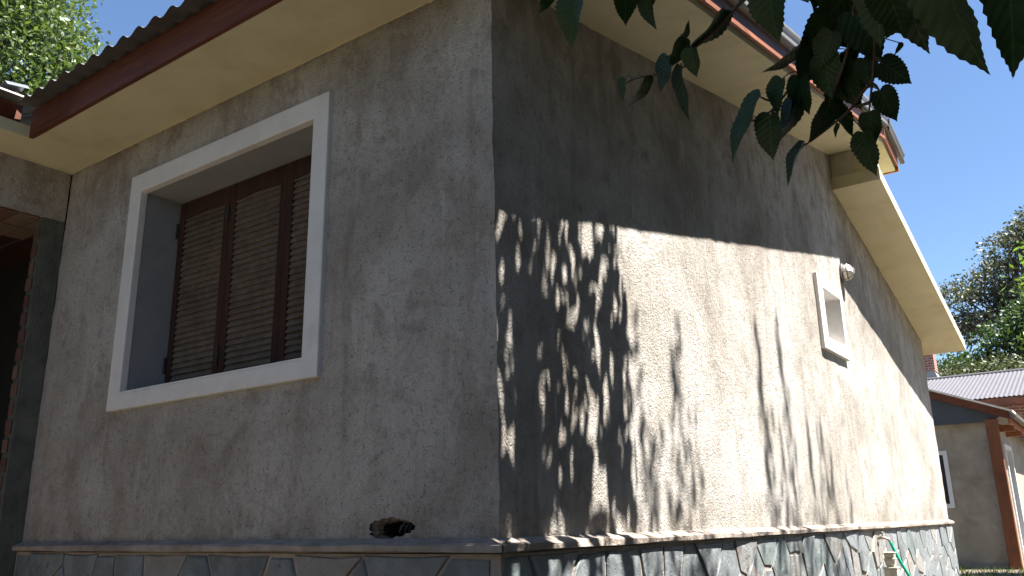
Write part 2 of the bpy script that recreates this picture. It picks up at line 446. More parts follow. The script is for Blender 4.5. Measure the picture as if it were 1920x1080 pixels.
# stone base: mortar body and each slate stone
plA = bbox('stone_base', (XW, -.022, 0), (.0, .3, L-.048), M['mortar'], H)
plB = bbox('stone_base', (-.3, -.0215, 0.0), (.022, YE+.022, L-.047), M['mortar'], H)
def voronoi(w, h, n, rng):
    cols = max(1, round(math.sqrt(n*w/h))); rows = max(1, round(n/cols)); pts = []
    for i in range(cols):
        for j in range(rows): pts.append(((i+.5+rng.uniform(-.42, .42))*w/cols, (j+.5+rng.uniform(-.36, .36)+(.25 if i % 2 else -.25))*h/rows))
    cells = []
    for a in pts:
        poly = [(0, 0), (w, 0), (w, h), (0, h)]
        for b in pts:
            if a is b or abs(a[0]-b[0]) > 1.2: continue
            mx, my = (a[0]+b[0])/2, (a[1]+b[1])/2; nx, ny = b[0]-a[0], b[1]-a[1]; out = []
            for i in range(len(poly)):
                p, q = poly[i], poly[(i+1) % len(poly)]
                dp = (p[0]-mx)*nx+(p[1]-my)*ny; dq = (q[0]-mx)*nx+(q[1]-my)*ny
                if dp <= 0: out.append(p)
                if dp*dq < 0: t = dp/(dp-dq); out.append((p[0]+(q[0]-p[0])*t, p[1]+(q[1]-p[1])*t))
            poly = out
            if len(poly) < 3: break
        if len(poly) >= 3: cells.append(poly)
    return cells
def stones(w, h, n, fn, parent, seed):
    rng = random.Random(seed)
    for poly in voronoi(w, h, n, rng):
        poly = dense(poly, .13)
        cx = sum(p[0] for p in poly)/len(poly); cy = sum(p[1] for p in poly)/len(poly)
        sh = rng.uniform(.006, .013)
        def inset(d, jit):
            o = []
            for (x, y) in poly:
                r = math.hypot(x-cx, y-cy) or 1; k = max(.3, (r-d*1.25)/r)*(1+rng.uniform(-jit, jit)); o.append((cx+(x-cx)*k, cy+(y-cy)*k))
            return o
        base = inset(sh, .03); top = [((x-cx)*.955+cx, (y-cy)*.955+cy) for x, y in base]
        t = rng.uniform(.004, .013); tx, ty = rng.uniform(-.03, .03), rng.uniform(-.03, .03); k = len(base)
        mb = MB()
        mb.add([fn(x, y, 0) for x, y in base]+[fn(x, y, t*.6) for x, y in base]+[fn(x, y, t+(x-cx)*tx+(y-cy)*ty+rng.uniform(-.0015, .0015)) for x, y in top]+[fn(cx, cy, t+.001)],
               [(i, (i+1) % k, k+(i+1) % k, k+i) for i in range(k)]+[(k+i, k+(i+1) % k, 2*k+(i+1) % k, 2*k+i) for i in range(k)]+[(2*k+i, 2*k+(i+1) % k, 3*k) for i in range(k)])
        mb.build('slate_stone', M['slate'], parent)
stones(3.36, L-.055, 36, lambda u, v, t: (XW+.01+u, -.0225-t, .003+v), plA, 11)
stones(YE-.0, L-.055, 124, lambda u, v, t: (.0225+t, .0+u, .003+v), plB, 12)

# window: surround, reveal, shutters
def frame_ring(name, o, i, fn, t0, t1, material, parent, bevel=.004):
    (a0, a1, b0, b1), (c0, c1, d0, d1) = o, i
    mb = MB()
    vs = []
    for t in (t0, t1):
        vs += [fn(a0, b0, t), fn(a1, b0, t), fn(a1, b1, t), fn(a0, b1, t), fn(c0, d0, t), fn(c1, d0, t), fn(c1, d1, t), fn(c0, d1, t)]
    fs = []
    for i_ in range(4):
        j = (i_+1) % 4
        fs += [(8+i_, 8+j, 12+j, 12+i_), (i_, 4+i_, 4+j, j), (i_, j, 8+j, 8+i_), (4+i_, 12+i_, 12+j, 4+j)]
    mb.add(vs, fs); return mb.build(name, material, parent, bevel=bevel)
wn = bpy.data.objects.new('window', None); COL.objects.link(wn); wn.parent = H
wn['label'] = 'large window with white surround and brown louvred shutters'
frame_ring('window_surround', (-2.60, -.938, L+.672, L+2.03), (WIN[0]+.003, WIN[1]-.003, WIN[2]+.003, WIN[3]-.003), lambda u, v, t: (u, -t, v), -.02, .026, M['white'], wn, .006)
x0, x1, z0, z1 = WIN
mb = MB(); mb.add([(x0, .0, z0), (x0, .30, z0), (x0, .30, z1), (x0, .0, z1)], [(0, 1, 2, 3)]); mb.add([(x1, 0, z0), (x1, .3, z0), (x1, .3, z1), (x1, 0, z1)], [(0, 1, 2, 3)])
mb.add([(x0, 0, z1), (x1, 0, z1), (x1, .3, z1), (x0, .3, z1)], [(0, 1, 2, 3)]); mb.add([(x0, 0, z0), (x1, 0, z0), (x1, .3, z0), (x0, .3, z0)], [(0, 1, 2, 3)])
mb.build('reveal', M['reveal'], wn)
bbox('window_sill', (x0+.004, -.022, z0+.003), (x1-.004, .22, z0+.012), M['white'], wn)
bbox('dark_pane', (x0+.005, .28, z0+.004), (x1-.005, .295, z1-.004), M['dark'], wn)
def shutter(xa, xb, first):
    r = bpy.data.objects.new('shutter', None); COL.objects.link(r); r.parent = H
    ya, yb = .228, .258; za, zb = z0+.016, z1-.008; sw = .048
    for a, b in ((xa, xa+sw), (xb-sw, xb)): bbox('stile', (a, ya, za), (b, yb, zb), M['shut'], r, .003)
    bbox('bottom_rail', (xa+sw+.001, ya+.002, za), (xb-sw-.001, yb-.002, za+.075), M['shut'], r, .003)
    w = xb-xa-2*sw; pl = [(xa+sw+.001, zb), (xa+sw+.001, zb-.105)]
    for i in range(1, 12):
        t = i/12; pl.append((xa+sw+w*t, zb-.105+.018*(math.sin(math.pi*t)**2)))
    pl += [(xb-sw-.001, zb-.105), (xb-sw-.001, zb)]
    mb = MB(); mb.prism(pl, lambda u, v, t: (u, t, v), ya+.002, yb-.002); mb.build('top_rail', M['shut'], r)
    nsl = 29; zt = zb-.072; zl = za+.085; xa2, xb2 = xa+sw+.001, xb-sw-.001
    me = shutter.me
    for i in range(nsl):
        o = link('slat', me, r); o.location = ((xa2+xb2)/2, .243, zl+(zt-zl)*(i+.3)/nsl); o.scale = (xb2-xa2, 1, 1)
        o.rotation_euler = (R(rng.uniform(-3, 3)), 0, 0)
    if first:
        for zz in (zb-.17, za+.17):
            mb = MB(); mb.tube([(xb+.001, ya-.008, zz-.045), (xb+.001, ya-.008, zz+.045)], .008, 8); mb.box((xb-.014, ya-.003, zz-.036), (xb+.016, ya-.001, zz+.036)); mb.build('hinge', M['hinge'], r)
            mb = MB(); mb.tube([(xa-.002, ya-.008, zz-.045), (xa-.002, ya-.008, zz+.045)], .008, 8); mb.build('hinge', M['hinge'], r)
mb = MB(); c, s = math.cos(R(64)), math.sin(R(64))
pr = [(-.0205, -.004), (.0205, -.004), (.0205, .004), (-.0205, .004)]
mb.prism(pr, lambda u, v, t: (t, u*c-v*s, u*s+v*c), -.5, .5); shutter.me = mb.mesh('slat', M['slat'])
lw = (x1-x0-.012)/3
for i in range(3): shutter(x0+.006+i*lw+.0015, x0+.006+(i+1)*lw-.0015, i == 0)

# small gable window
w2 = bpy.data.objects.new('window', None); COL.objects.link(w2); w2.parent = H
w2['label'] = 'small white framed window high in the gable wall'
frame_ring('window_surround', (4.335, 5.085, L+1.352, L+1.982), (W2[0]+.003, W2[1]-.003, W2[2]+.003, W2[3]-.003), lambda u, v, t: (t, u, v), -.02, .034, M['white'], w2, .004)
a0, a1, b0, b1 = W2
mb = MB(); mb.add([(0, a0, b0), (-.25, a0, b0), (-.25, a0, b1), (0, a0, b1)], [(0, 1, 2, 3)]); mb.add([(0, a1, b0), (-.25, a1, b0), (-.25, a1, b1), (0, a1, b1)], [(0, 1, 2, 3)])
mb.add([(0, a0, b0), (0, a1, b0), (-.25, a1, b0), (-.25, a0, b0)], [(0, 1, 2, 3)]); mb.add([(0, a0, b1), (0, a1, b1), (-.25, a1, b1), (-.25, a0, b1)], [(0, 1, 2, 3)])
mb.build('reveal', M['white'], w2)
bbox('pane', (-.24, a0+.003, b0+.003), (-.225, a1-.003, b1-.003), M['glass'], w2)

# eaves: soffits
OV = .475
bbox('eave_soffit', (-3.05, -.40, L+2.268), (OV-.001, .03, L+2.33), M['cream'], H)
def slope_box(name, xa, xb, ya, yb, zf, lo, hi, material, parent, bevel=0):
    mb = MB(); mb.add([(xa, ya, zf(ya)+lo), (xb, ya, zf(ya)+lo), (xb, yb, zf(yb)+lo), (xa, yb, zf(yb)+lo), (xa, ya, zf(ya)+hi), (xb, ya, zf(ya)+hi), (xb, yb, zf(yb)+hi), (xa, yb, zf(yb)+hi)],
                      [(0, 3, 2, 1), (4, 5, 6, 7), (0, 1, 5, 4), (1, 2, 6, 5), (2, 3, 7, 6), (3, 0, 4, 7)]); return mb.build(name, material, parent, bevel=bevel)
slope_box('rake_soffit', -.03, OV, .031, YR, rake, 0, .07, M['cream'], H)
def flap(y): return rake(YR)-.252*(y-YR)
slope_box('rake_soffit', -.03, OV, YR+.002, 5.97, flap, 0, .07, M['cream'], H)
# rake fascia boards, the last one falling away past the ridge
slope_box('rake_fascia', OV+.002, OV+.027, -.42, 2.648, rake, .036, .165, M['woody'], H, .003)
slope_box('rake_fascia', OV+.002, OV+.026, 2.652, YR-.004, rake, .034, .165, M['woody'], H, .003)
slope_box('rake_fascia', OV+.002, OV+.027, YR, 5.985, flap, .036, .165, M['woody'], H, .003)
bbox('ridge_end_board', (-1.2, 5.972, flap(5.985)-.005), (OV+.027, 5.995, flap(5.985)+.16), M['woody'], H)
# metal barge trim on the rake
def barge(ya, yb, zf, seed):
    prof = [(OV+.0275, .150), (OV+.060, .152), (OV+.070, .160), (OV+.072, .178), (OV+.066, .190), (OV+.070, .215), (OV+.082, .235), (OV+.082, .262), (OV+.066, .285), (OV+.03, .297), (OV-.15, .292)]
    mb = MB(); k = len(prof); ns = 24
    for i in range(ns+1):
        y = ya+(yb-ya)*i/ns
        for x, z in prof: mb.v.append((x, y, zf(y)+z+noise.noise(Vector((y*2, z*9, seed)))*.003))
    for i in range(ns):
        for j in range(k-1): mb.f.append((i*k+j, i*k+j+1, (i+1)*k+j+1, (i+1)*k+j))
    return mb.build('barge_trim', M['trimmetal'], H, smooth=True)
barge(-.47, YR+.02, rake, 1); barge(YR+.05, 6.12, lambda y: flap(y)-.004, 2)
# eave fascia and corrugated sheets
bbox('eave_fascia', (-3.045, -.426, L+2.262), (OV+.0, -.401, L+2.442), M['woodx'], H, .003)
PIT, AMP = .140, .017
def corrugated(name, u0, u1, p0, p1, fn, material, parent, rows=8, pit=PIT, amp=AMP):
    mb = MB(); nu = int((u1-u0)/pit*8); 
    for r_ in range(rows+1):
        p = p0+(p1-p0)*r_/rows
        for i in range(nu+1):
            u = u0+(u1-u0)*i/nu; mb.v.append(fn(u, p, amp*math.sin(2*math.pi*u/pit)))
    for r_ in range(rows):
        for i in range(nu): a = r_*(nu+1)+i; mb.f.append((a, a+1, a+nu+2, a+nu+1))
    return mb.build(name, material, parent, smooth=True, fix=False)
def roofz(y): return L+2.545+SL*y
def sheet_edge(u): return -.528+.006*math.sin(int((u+20)/.8)*2.3)
corrugated('roof_sheet', -3.02, OV+.03, 0, 1, lambda u, p, w: (u, sheet_edge(u)*(1-p)+YR*p, roofz(sheet_edge(u)*(1-p)+YR*p)+w), M['sheet'], H)
corrugated('roof_sheet', -8, -3.03, .35, YR, lambda u, y, w: (u, y, roofz(y)+w), M['sheet'], H)
corrugated('roof_sheet', -8, OV+.03, YR, 6.10, lambda u, y, w: (u, y, roofz(YR)-.252*(y-YR)+w), M['sheet'], H)
# lower concrete roof slab with its cream edge
TH = .125
slope_box('roof_slab', -7.5, .43, 5.395, 9.36, slab_z, 0, TH, M['cream'], H, .004)
bbox('mortar_fill', (-.02, 5.452, slab_z(5.45)+TH-.03), (.20, 5.53, rake(5.45)+.02), M['fill'], H)
bbox('cream_fill', (.2005, 5.456, slab_z(5.45)+TH-.03), (.41, 5.53, rake(5.45)+.02), M['cream'], H)

# cream paint run onto the wall under the soffits, with a ragged lower edge
def paint_edge(fn, u0, u1, zf, seed):
    mb = MB(); n = int((u1-u0)/.012)
    for i in range(n+1):
        u = u0+(u1-u0)*i/n; d = .008+.007*noise.noise(Vector((u*9, seed, 0)))+.006*noise.noise(Vector((u*38, seed, 5)))
        mb.v += [fn(u, .0075, zf(u)+.002), fn(u, .0078, zf(u)-max(.001, d))]
    for i in range(n): mb.f.append((2*i, 2*i+1, 2*i+3, 2*i+2))
    mb.build('paint_edge', M['cream'], H)
paint_edge(lambda u, o, z: (u, -o, z), XW+.01, .0, lambda u: L+2.268, 1.0)
paint_edge(lambda u, o, z: (o, u, z), 5.46, YE, slab_z, 2.0)
m = MB(); m.box((-7.6, .3, 0), (-7.5, YE-.01, L+3.2)); m.build('wall', M['stucco'], H)
bbox('sun_block_ceiling', (-7.4, .014, L+2.20), (-.014, 8.7, L+2.255), M['dark'], H)  # unseen dark slab added to keep sunlight out of the interior
# porch wing at the left: beam, jamb, soffit, fascia, dark porch
slope = None
bbox('porch_beam', (XW-.25, -3.2, L+1.94), (XW, -.004, L+2.30), M['stucco'], H)
bbox('porch_soffit', (XW-.0, -3.2, L+2.268), (-3.052, -.0, L+2.34), M['cream'], H)
bbox('porch_fascia', (-3.085, -3.2, L+2.342), (-3.06, -.475, L+2.452), M['woodx'], H, .003)
mb = MB(); gp = [(-.055, 2.470), (.0, 2.462), (.06, 2.456), (.125, 2.452), (.13, 2.440)]
for y in (-3.2, -.50):
    for x, z in gp: mb.v.append((-3.06+x, y, L+z))
for j in range(len(gp)-1): mb.f.append((j, j+1, len(gp)+j+1, len(gp)+j))
mb.build('gutter', M['trimmetal'], H)
mb = MB(); fp = [(-.02, 2.475), (.03, 2.52), (.08, 2.525), (.12, 2.49)]
for y in (-.62, -.50):
    for x, z in fp: mb.v.append((-3.06+x, y, L+z+(.02 if y > -.6 else 0)))
for j in range(len(fp)-1): mb.f.append((j, j+1, len(fp)+j+1, len(fp)+j))
mb.build('valley_flashing', M['flash'], H, smooth=True)
corrugated('roof_sheet', -3.2, .3, -3.02, -6.5, lambda u, x, w: (x, u, L+2.50-.214*(x+3.02)+w), M['sheet'], H)
bbox('wall', (XW-.09, -.135, 0), (XW-.0, -.003, L+1.9385), M['cement'], H)
for i in range(25):
    dz = .076; z = .004+i*dz*1.42
    if z > L+1.86: break
    mb = MB(); d = rng.uniform(.003, .013); mb.box((XW-.085, -.137-d, z), (XW-.012-rng.uniform(0, .03), -.137, z+.08)); mb.build('brick', M['brick'], H, bevel=.006)
for j in range(16):
    for i in range(2):
        y = -.02-j*.128; mb = MB(); mb.box((XW-.006-.25*(i+1)+.006, y-.118, L+1.925-rng.uniform(0, .008)), (XW-.006-.25*i-.008, y, L+1.9395)); mb.build('brick', M['brick'], H, bevel=.005)
# porch room (dark, closed)
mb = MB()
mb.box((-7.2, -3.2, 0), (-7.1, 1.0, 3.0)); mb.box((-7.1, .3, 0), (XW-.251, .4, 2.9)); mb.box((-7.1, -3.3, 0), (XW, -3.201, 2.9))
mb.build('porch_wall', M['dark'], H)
mb = MB()
for i in range(14): mb.box((-7.1, -3.2+i*.25, L+1.99), (XW-.26, -3.2+i*.25+.235, L+2.02))
mb.build('porch_ceiling', M['shut'], H)

# ------------------------------------------------------------------ things on the wall
lamp = thing('wall_lamp', 'small round caged bulkhead lamp on the gable wall', 'lamp', (0, 5.31, L+2.2))
ly, lz = 5.31, L+2.20
def lampf(p, q, h): return (h, ly+p, lz+q*1.35)
mb = MB(); mb.lathe([(.066, .0), (.068, .018), (.060, .026)], lampf, 20); mb.build('base', M['wire'], lamp)
mb = MB(); mb.lathe([(.056, .024), (.056, .05), (.050, .075), (.036, .094), (.014, .104)], lampf, 20); mb.build('glass', M['lampglass'], lamp, smooth=True)
mb = MB()
for a in (0, 60, 120):
    pts = []
    for t in range(13):
        q = math.pi*t/12; rr = .061*math.cos(q); pts.append(lampf(rr*math.cos(R(a)), rr*math.sin(R(a)), .026+.088*math.sin(q)))
    mb.tube(pts, .0035, 6)
mb.tube([lampf(.060*math.cos(R(a)), .060*math.sin(R(a)), .06) for a in range(0, 361, 20)], .0035, 6)
mb.build('cage', M['wire'], lamp)

tap = thing('garden_tap', 'metal garden tap on the slate base by the green hose', 'tap', (.03, 5.2, L-.13))
mb = MB(); mb.tube([(.02, 5.20, L-.115), (.085, 5.20, L-.115), (.118, 5.20, L-.125), (.13, 5.20, L-.155)], [.011, .012, .012, .010], 10); mb.build('spout', M['brass'], tap, smooth=True)
mb = MB(); mb.tube([(.075, 5.20, L-.11), (.075, 5.20, L-.075)], .006, 8); mb.tube([(.075, 5.165, L-.073), (.075, 5.235, L-.073)], .007, 8); mb.build('handle', M['brass'], tap)
mb = MB(); mb.lathe([(.022, 0), (.022, .006), (.012, .01)], lambda p, q, h: (.030+h, 5.20+p, L-.115+q), 12); mb.build('wall_plate', M['brass'], tap)
hose = MB(); hp_ = [(.131, 5.20, L-.150), (.15, 5.205, L-.21), (.20, 5.22, L-.34), (.30, 5.27, L-.55), (.42, 5.33, .12), (.55, 5.4, .02), (.8, 5.3, .014), (1.2, 5.6, .014)]
def smooth_pts(pts, k=6):
    P = [Vector(p) for p in pts]; out = []
    for i in range(len(P)-1):
        p0, p1, p2, p3 = P[max(i-1, 0)], P[i], P[i+1], P[min(i+2, len(P)-1)]
        for j in range(k):
            t = j/k; out.append(.5*((2*p1)+(-p0+p2)*t+(2*p0-5*p1+4*p2-p3)*t*t+(-p0+3*p1-3*p2+p3)*t**3))
    return out+[P[-1]]
hose.tube(smooth_pts(hp_), .0125, 8)
o = hose.build('garden_hose', M['hose'], smooth=True); o['label'] = 'green garden hose hanging from the wall tap'; o['category'] = 'hose'
ped = thing('stone_pedestal', 'small stepped cream precast pedestal standing below the tap', 'pedestal', (.22, 4.80, 0))
px, py = .20, 4.80
def sq(h0, h1, r0, r1, name):
    mb = MB(); mb.add([(px+a*r0, py+b*r0, h0) for a, b in ((-1, -1), (1, -1), (1, 1), (-1, 1))]+[(px+a*r1, py+b*r1, h1) for a, b in ((-1, -1), (1, -1), (1, 1), (-1, 1))],
        [(0, 3, 2, 1), (4, 5, 6, 7), (0, 1, 5, 4), (1, 2, 6, 5), (2, 3, 7, 6), (3, 0, 4, 7)]); mb.build(name, M['precast'], ped, bevel=.004)
sq(0, L-.335, .048, .048, 'block'); sq(L-.334, L-.322, .052, .052, 'slab'); sq(L-.321, L-.268, .028, .040, 'cup'); sq(L-.267, L-.258, .042, .042, 'rim'); sq(L-.257, L-.222, .032, .038, 'cup'); sq(L-.221, L-.212, .041, .041, 'rim')

# ------------------------------------------------------------------ neighbour house
NB = thing('neighbour_house', 'low rendered house with red timber corner post beyond the gable', 'house', (-1, 13.9, 0))
Yn = 13.9
bbox('wall', (-5, Yn, 0), (-1.45, Yn+.2, 2.37), M['nbwall'], NB); bbox('wall', (-.65, Yn, 0), (.14, Yn+.2, 2.37), M['nbwall'], NB)
bbox('wall', (-1.449, Yn+.001, 0), (-.651, Yn+.2, .975), M['nbwall'], NB); bbox('wall', (-1.449, Yn+.001, 1.935), (-.651, Yn+.2, 2.368), M['nbwall'], NB)
bbox('wall', (-.06, Yn+.201, 0), (.139, Yn+.75, 2.368), M['nbwall'], NB); bbox('wall', (-.06, Yn+1.75, 0), (.139, Yn+5, 2.368), M['nbwall'], NB); bbox('wall', (-.06, Yn+.751, 2.05), (.1385, Yn+1.749, 2.367), M['nbwall'], NB)
nw = sub('window', NB)
frame_ring('window_frame', (-1.449, -.651, .976, 1.934), (-1.38, -.72, 1.045, 1.865), lambda u, v, t: (u, Yn-t, v), -.08, .02, M['pvc'], nw, .004)
bbox('pane', (-1.38, Yn+.05, 1.045), (-.72, Yn+.06, 1.865), M['glass'], nw)
bbox('plinth_step', (-5, Yn-.06, 0), (.0, Yn-.002, .07), M['nbwall'], NB)
bbox('corner_post', (.02, Yn-.16, 0), (.20, Yn-.003, 2.40), M['woodz'], NB, .006)
RX, RS = -2.6, -.40
def nrake(x): return L+1.86-.40*(x-.0)
def quad_prism(name, poly, ya, yb, material, bevel=0):
    mb = MB(); mb.prism(poly, lambda u, v, t: (u, t, v), ya, yb); return mb.build(name, material, NB, bevel=bevel)
quad_prism('gable_panel', [(RX, 2.372), (.12, 2.372), (.30, nrake(.30)-.06), (RX, nrake(RX)-.06)], Yn-.12, Yn-.02, M['bluepanel'])
quad_prism('rake_board', [(RX, nrake(RX)-.135), (.40, nrake(.40)-.135), (.40, nrake(.40)), (RX, nrake(RX))], Yn-.24, Yn-.20, M['woodx'], .004)
quad_prism('roof_edge', [(RX, nrake(RX)+.002), (.46, nrake(.46)+.002), (.46, nrake(.46)+.035), (RX, nrake(RX)+.035)], Yn-.30, Yn+5, M['lightedge'])
quad_prism('roof_edge', [(-5.2, nrake(RX)-1.05+.002), (RX-.002, nrake(RX)+.002), (RX-.002, nrake(RX)+.035), (-5.2, nrake(RX)-1.05+.035)], Yn-.30, Yn+5, M['lightedge'])
bbox('eave_board', (.36, Yn-.20, nrake(.40)-.20), (.40, Yn+5, nrake(.40)-.03), M['woody'], NB)
mb = MB(); gp = [(.41, -.03), (.41, -.10), (.45, -.125), (.50, -.10), (.505, -.04)]
for y in (Yn-.3, Yn+5):
    for x, z in gp: mb.v.append((x, y, nrake(.40)+z))
for j in range(4): mb.f.append((j, j+1, 5+j+1, 5+j))
mb.build('gutter', M['trimmetal'], NB)
nd = sub('door', NB)
frame_ring('door_frame', (Yn+.752, Yn+1.748, .0, 2.049), (Yn+.83, Yn+1.67, .06, 1.97), lambda u, v, t: (.139+t, u, v), -.10, .03, M['pvc'], nd, .004)
bbox('pane', (.08, Yn+.83, .06), (.09, Yn+1.67, 1.97), M['glass'], nd)
for i in range(2): bbox('beam_end', (.142, Yn+.35+i*1.2, 2.22), (.39, Yn+.43+i*1.2, 2.33), M['woody'], NB)

BB = thing('brick_house', 'brick house with lead grey corrugated roof behind the neighbour', 'house', (0, 22, 0))
bbox('wall', (-9, 20.6, 0), (9, 24.5, 3.42), M['brickwall'], BB)
corrugated('roof', -9.3, 9.3, 20.0, 24.0, lambda u, y, w: (u, y, L+2.69+(y-20)*.283+w), M['farsheet'], BB, 3, .10, .010)
bbox('eave_board', (-9.3, 20.05, L+2.50), (9.3, 20.10, L+2.665), M['woodx'], BB)
mb = MB(); mb.tube([(-9.3, 24.0, L+3.83), (9.3, 24.0, L+3.83)], .05, 8); mb.build('ridge_cap', M['farsheet'], BB)
mb = MB(); mb.add([(-9.3, 24.01, L+3.82), (9.3, 24.01, L+3.82), (9.3, 28, L+2.7), (-9.3, 28, L+2.7)], [(0, 1, 2, 3)]); mb.build('roof', M['farsheet'], BB)
ch = bbox('chimney', (-2.75, 24.3, L+4.10), (-2.17, 24.8, L+4.9), M['brickwall'], BB)
mb = MB(); mb.prism([(-2.95, L+3.6), (-2.06, L+3.6), (-2.15, L+4.0), (-2.2, L+4.102), (-2.75, L+4.102)], lambda u, v, t: (u, t, v), 24.25, 24.85); mb.build('chimney_base', M['reveal'], BB)

# ------------------------------------------------------------------ mulberry tree over the camera
LEAVES = [
 (0.986,-1.116,1.137,-0.589,0.256,-0.766,0.781,-0.064,-0.622,0.065),
 (1.005,-1.04,1.154,-0.543,0.287,-0.789,-0.342,-0.934,-0.105,0.12),
 (1.117,-1.048,1.127,-0.168,0.54,-0.824,0.74,-0.484,-0.468,0.089),
 (1.157,-1.037,1.111,-0.207,0.516,-0.831,-0.718,-0.657,-0.229,0.097),
 (1.136,-0.96,1.154,-0.228,0.512,-0.828,0.971,0.058,-0.232,0.05),
 (1.188,-0.935,1.028,0.741,-0.145,0.656,0.669,0.24,-0.703,0.04),
 (1.187,-0.928,1.029,-0.542,0.284,-0.791,0.79,-0.148,-0.595,0.063),
 (1.129,-0.876,1.034,-0.479,0.299,-0.825,-0.448,-0.892,-0.064,0.083),
 (1.102,-0.934,0.968,-0.645,0.138,-0.751,0.754,0.268,-0.599,0.095),
 (1.034,-0.899,1.001,-0.511,0.249,-0.823,-0.455,-0.891,0.013,0.049),
 (1.261,-0.871,1.098,-0.764,0.135,-0.631,0.645,0.175,-0.744,0.121),
 (1.204,-0.92,1.002,-0.245,0.438,-0.865,-0.373,-0.866,-0.333,0.061),
 (1.156,-0.872,1,-0.227,0.414,-0.881,-0.808,-0.586,-0.067,0.122),
 (1.379,-0.928,1.085,-0.219,0.491,-0.843,-0.479,-0.807,-0.346,0.127),
 (1.381,-0.794,1.003,-0.862,0.058,-0.504,0.503,0.226,-0.834,0.088),
 (1.353,-0.823,0.924,-0.467,0.307,-0.829,-0.565,-0.825,0.012,0.078),
 (1.302,-0.814,0.906,-0.72,0.107,-0.686,-0.517,-0.742,0.427,0.151),
 (1.321,-0.817,0.854,-0.31,0.331,-0.891,-0.434,-0.883,-0.178,0.096),
 (1.36,-0.76,0.908,-0.632,0.202,-0.748,-0.544,-0.803,0.244,0.088),
 (1.36,-0.742,0.943,-0.359,0.337,-0.871,0.933,0.115,-0.34,0.14),
 (1.383,-0.789,0.935,-0.145,0.428,-0.892,-0.512,-0.804,-0.302,0.084),
 (1.422,-0.746,0.874,-0.581,0.236,-0.779,0.716,-0.307,-0.627,0.089),
 (1.362,-0.751,0.8,-0.664,0.137,-0.735,-0.652,-0.587,0.48,0.095),
 (1.419,-0.703,0.886,0.47,0.452,-0.758,0.815,-0.553,0.174,0.078),
 (1.439,-0.761,0.819,-0.61,0.219,-0.762,-0.609,-0.745,0.273,0.029),
 (1.486,-0.699,0.855,-0.023,0.408,-0.913,-0.361,-0.855,-0.373,0.067),
 (1.471,-0.697,0.815,-0.051,0.378,-0.925,-0.642,-0.722,-0.259,0.096),
 (1.514,-0.704,0.895,0.307,0.446,-0.841,0.401,-0.862,-0.31,0.076),
 (1.524,-0.697,0.96,0.622,0.425,-0.657,0.211,-0.9,-0.381,0.079),
 (1.51,-0.802,0.924,0,0.464,-0.886,0.512,-0.761,-0.399,0.061),
 (1.464,-0.752,0.955,0.735,-0.219,0.642,0.286,-0.758,-0.586,0.047),
 (1.44,-0.812,0.967,-0.152,0.444,-0.883,-0.404,-0.844,-0.354,0.108),
 (1.459,-0.78,0.955,0.042,0.466,-0.884,-0.537,-0.735,-0.413,0.121),
 (1.465,-0.741,0.933,0.115,0.466,-0.878,0.665,-0.692,-0.28,0.076),
 (1.455,-0.723,0.962,-0.454,0.331,-0.827,0.749,-0.361,-0.555,0.105),
 (1.419,-0.762,1.004,-0.48,0.338,-0.809,0.758,-0.305,-0.577,0.09),
 (1.427,-0.831,0.994,-0.466,0.352,-0.812,0.821,-0.17,-0.545,0.099),
 (1.496,-0.86,1.031,-0.788,0.19,-0.586,0.528,-0.279,-0.802,0.126),
 (1.448,-0.877,1.077,-0.022,0.542,-0.84,0.862,-0.416,-0.29,0.057),
 (1.51,-0.851,1.004,0.331,0.51,-0.794,0.489,-0.812,-0.318,0.122),
 (1.597,-1.042,0.932,-0.317,0.456,-0.831,-0.53,-0.812,-0.243,0.12),
 (1.628,-1.048,0.918,-0.02,0.504,-0.864,-0.58,-0.709,-0.4,0.144),
 (1.714,-1.386,0.698,-0.02,0.489,-0.872,-0.756,-0.579,-0.307,0.152),
 (1.779,-1.362,0.707,-0.057,0.485,-0.873,0.507,-0.739,-0.444,0.163),
 (1.501,-0.812,1.098,-0.103,0.512,-0.853,-0.376,-0.814,-0.443,0.11),
 (1.566,-0.72,0.979,-0.421,0.389,-0.819,0.814,-0.235,-0.53,0.027),
 (1.479,-0.866,1.072,0.042,0.778,-0.627,0.184,-0.623,-0.76,0.088),
 (1.521,-0.792,1.096,-0.121,0.785,-0.608,0.101,-0.599,-0.794,0.103),
 (1.61,-1.098,0.885,0.052,0.716,-0.696,0.128,-0.696,-0.707,0.098),
 (1.497,-0.775,0.998,0.425,0.496,-0.757,0.578,-0.793,-0.195,0.067),
 (1.474,-0.829,1.021,0.055,0.787,-0.614,0.196,-0.612,-0.766,0.086),
 (1.446,-0.83,1.019,0.027,0.509,-0.86,-0.013,-0.86,-0.509,0.088),
 (1.464,-0.832,0.986,-0.582,0.307,-0.753,-0.15,-0.951,-0.272,0.077),
 (1.472,-0.711,0.969,0.27,0.847,-0.457,0.33,-0.528,-0.783,0.059),
 (1.501,-0.826,1.048,0.332,0.742,-0.582,0.247,-0.664,-0.706,0.101),
 (1.632,-1.056,0.875,-0.558,0.368,-0.744,0.365,-0.696,-0.618,0.077),
]
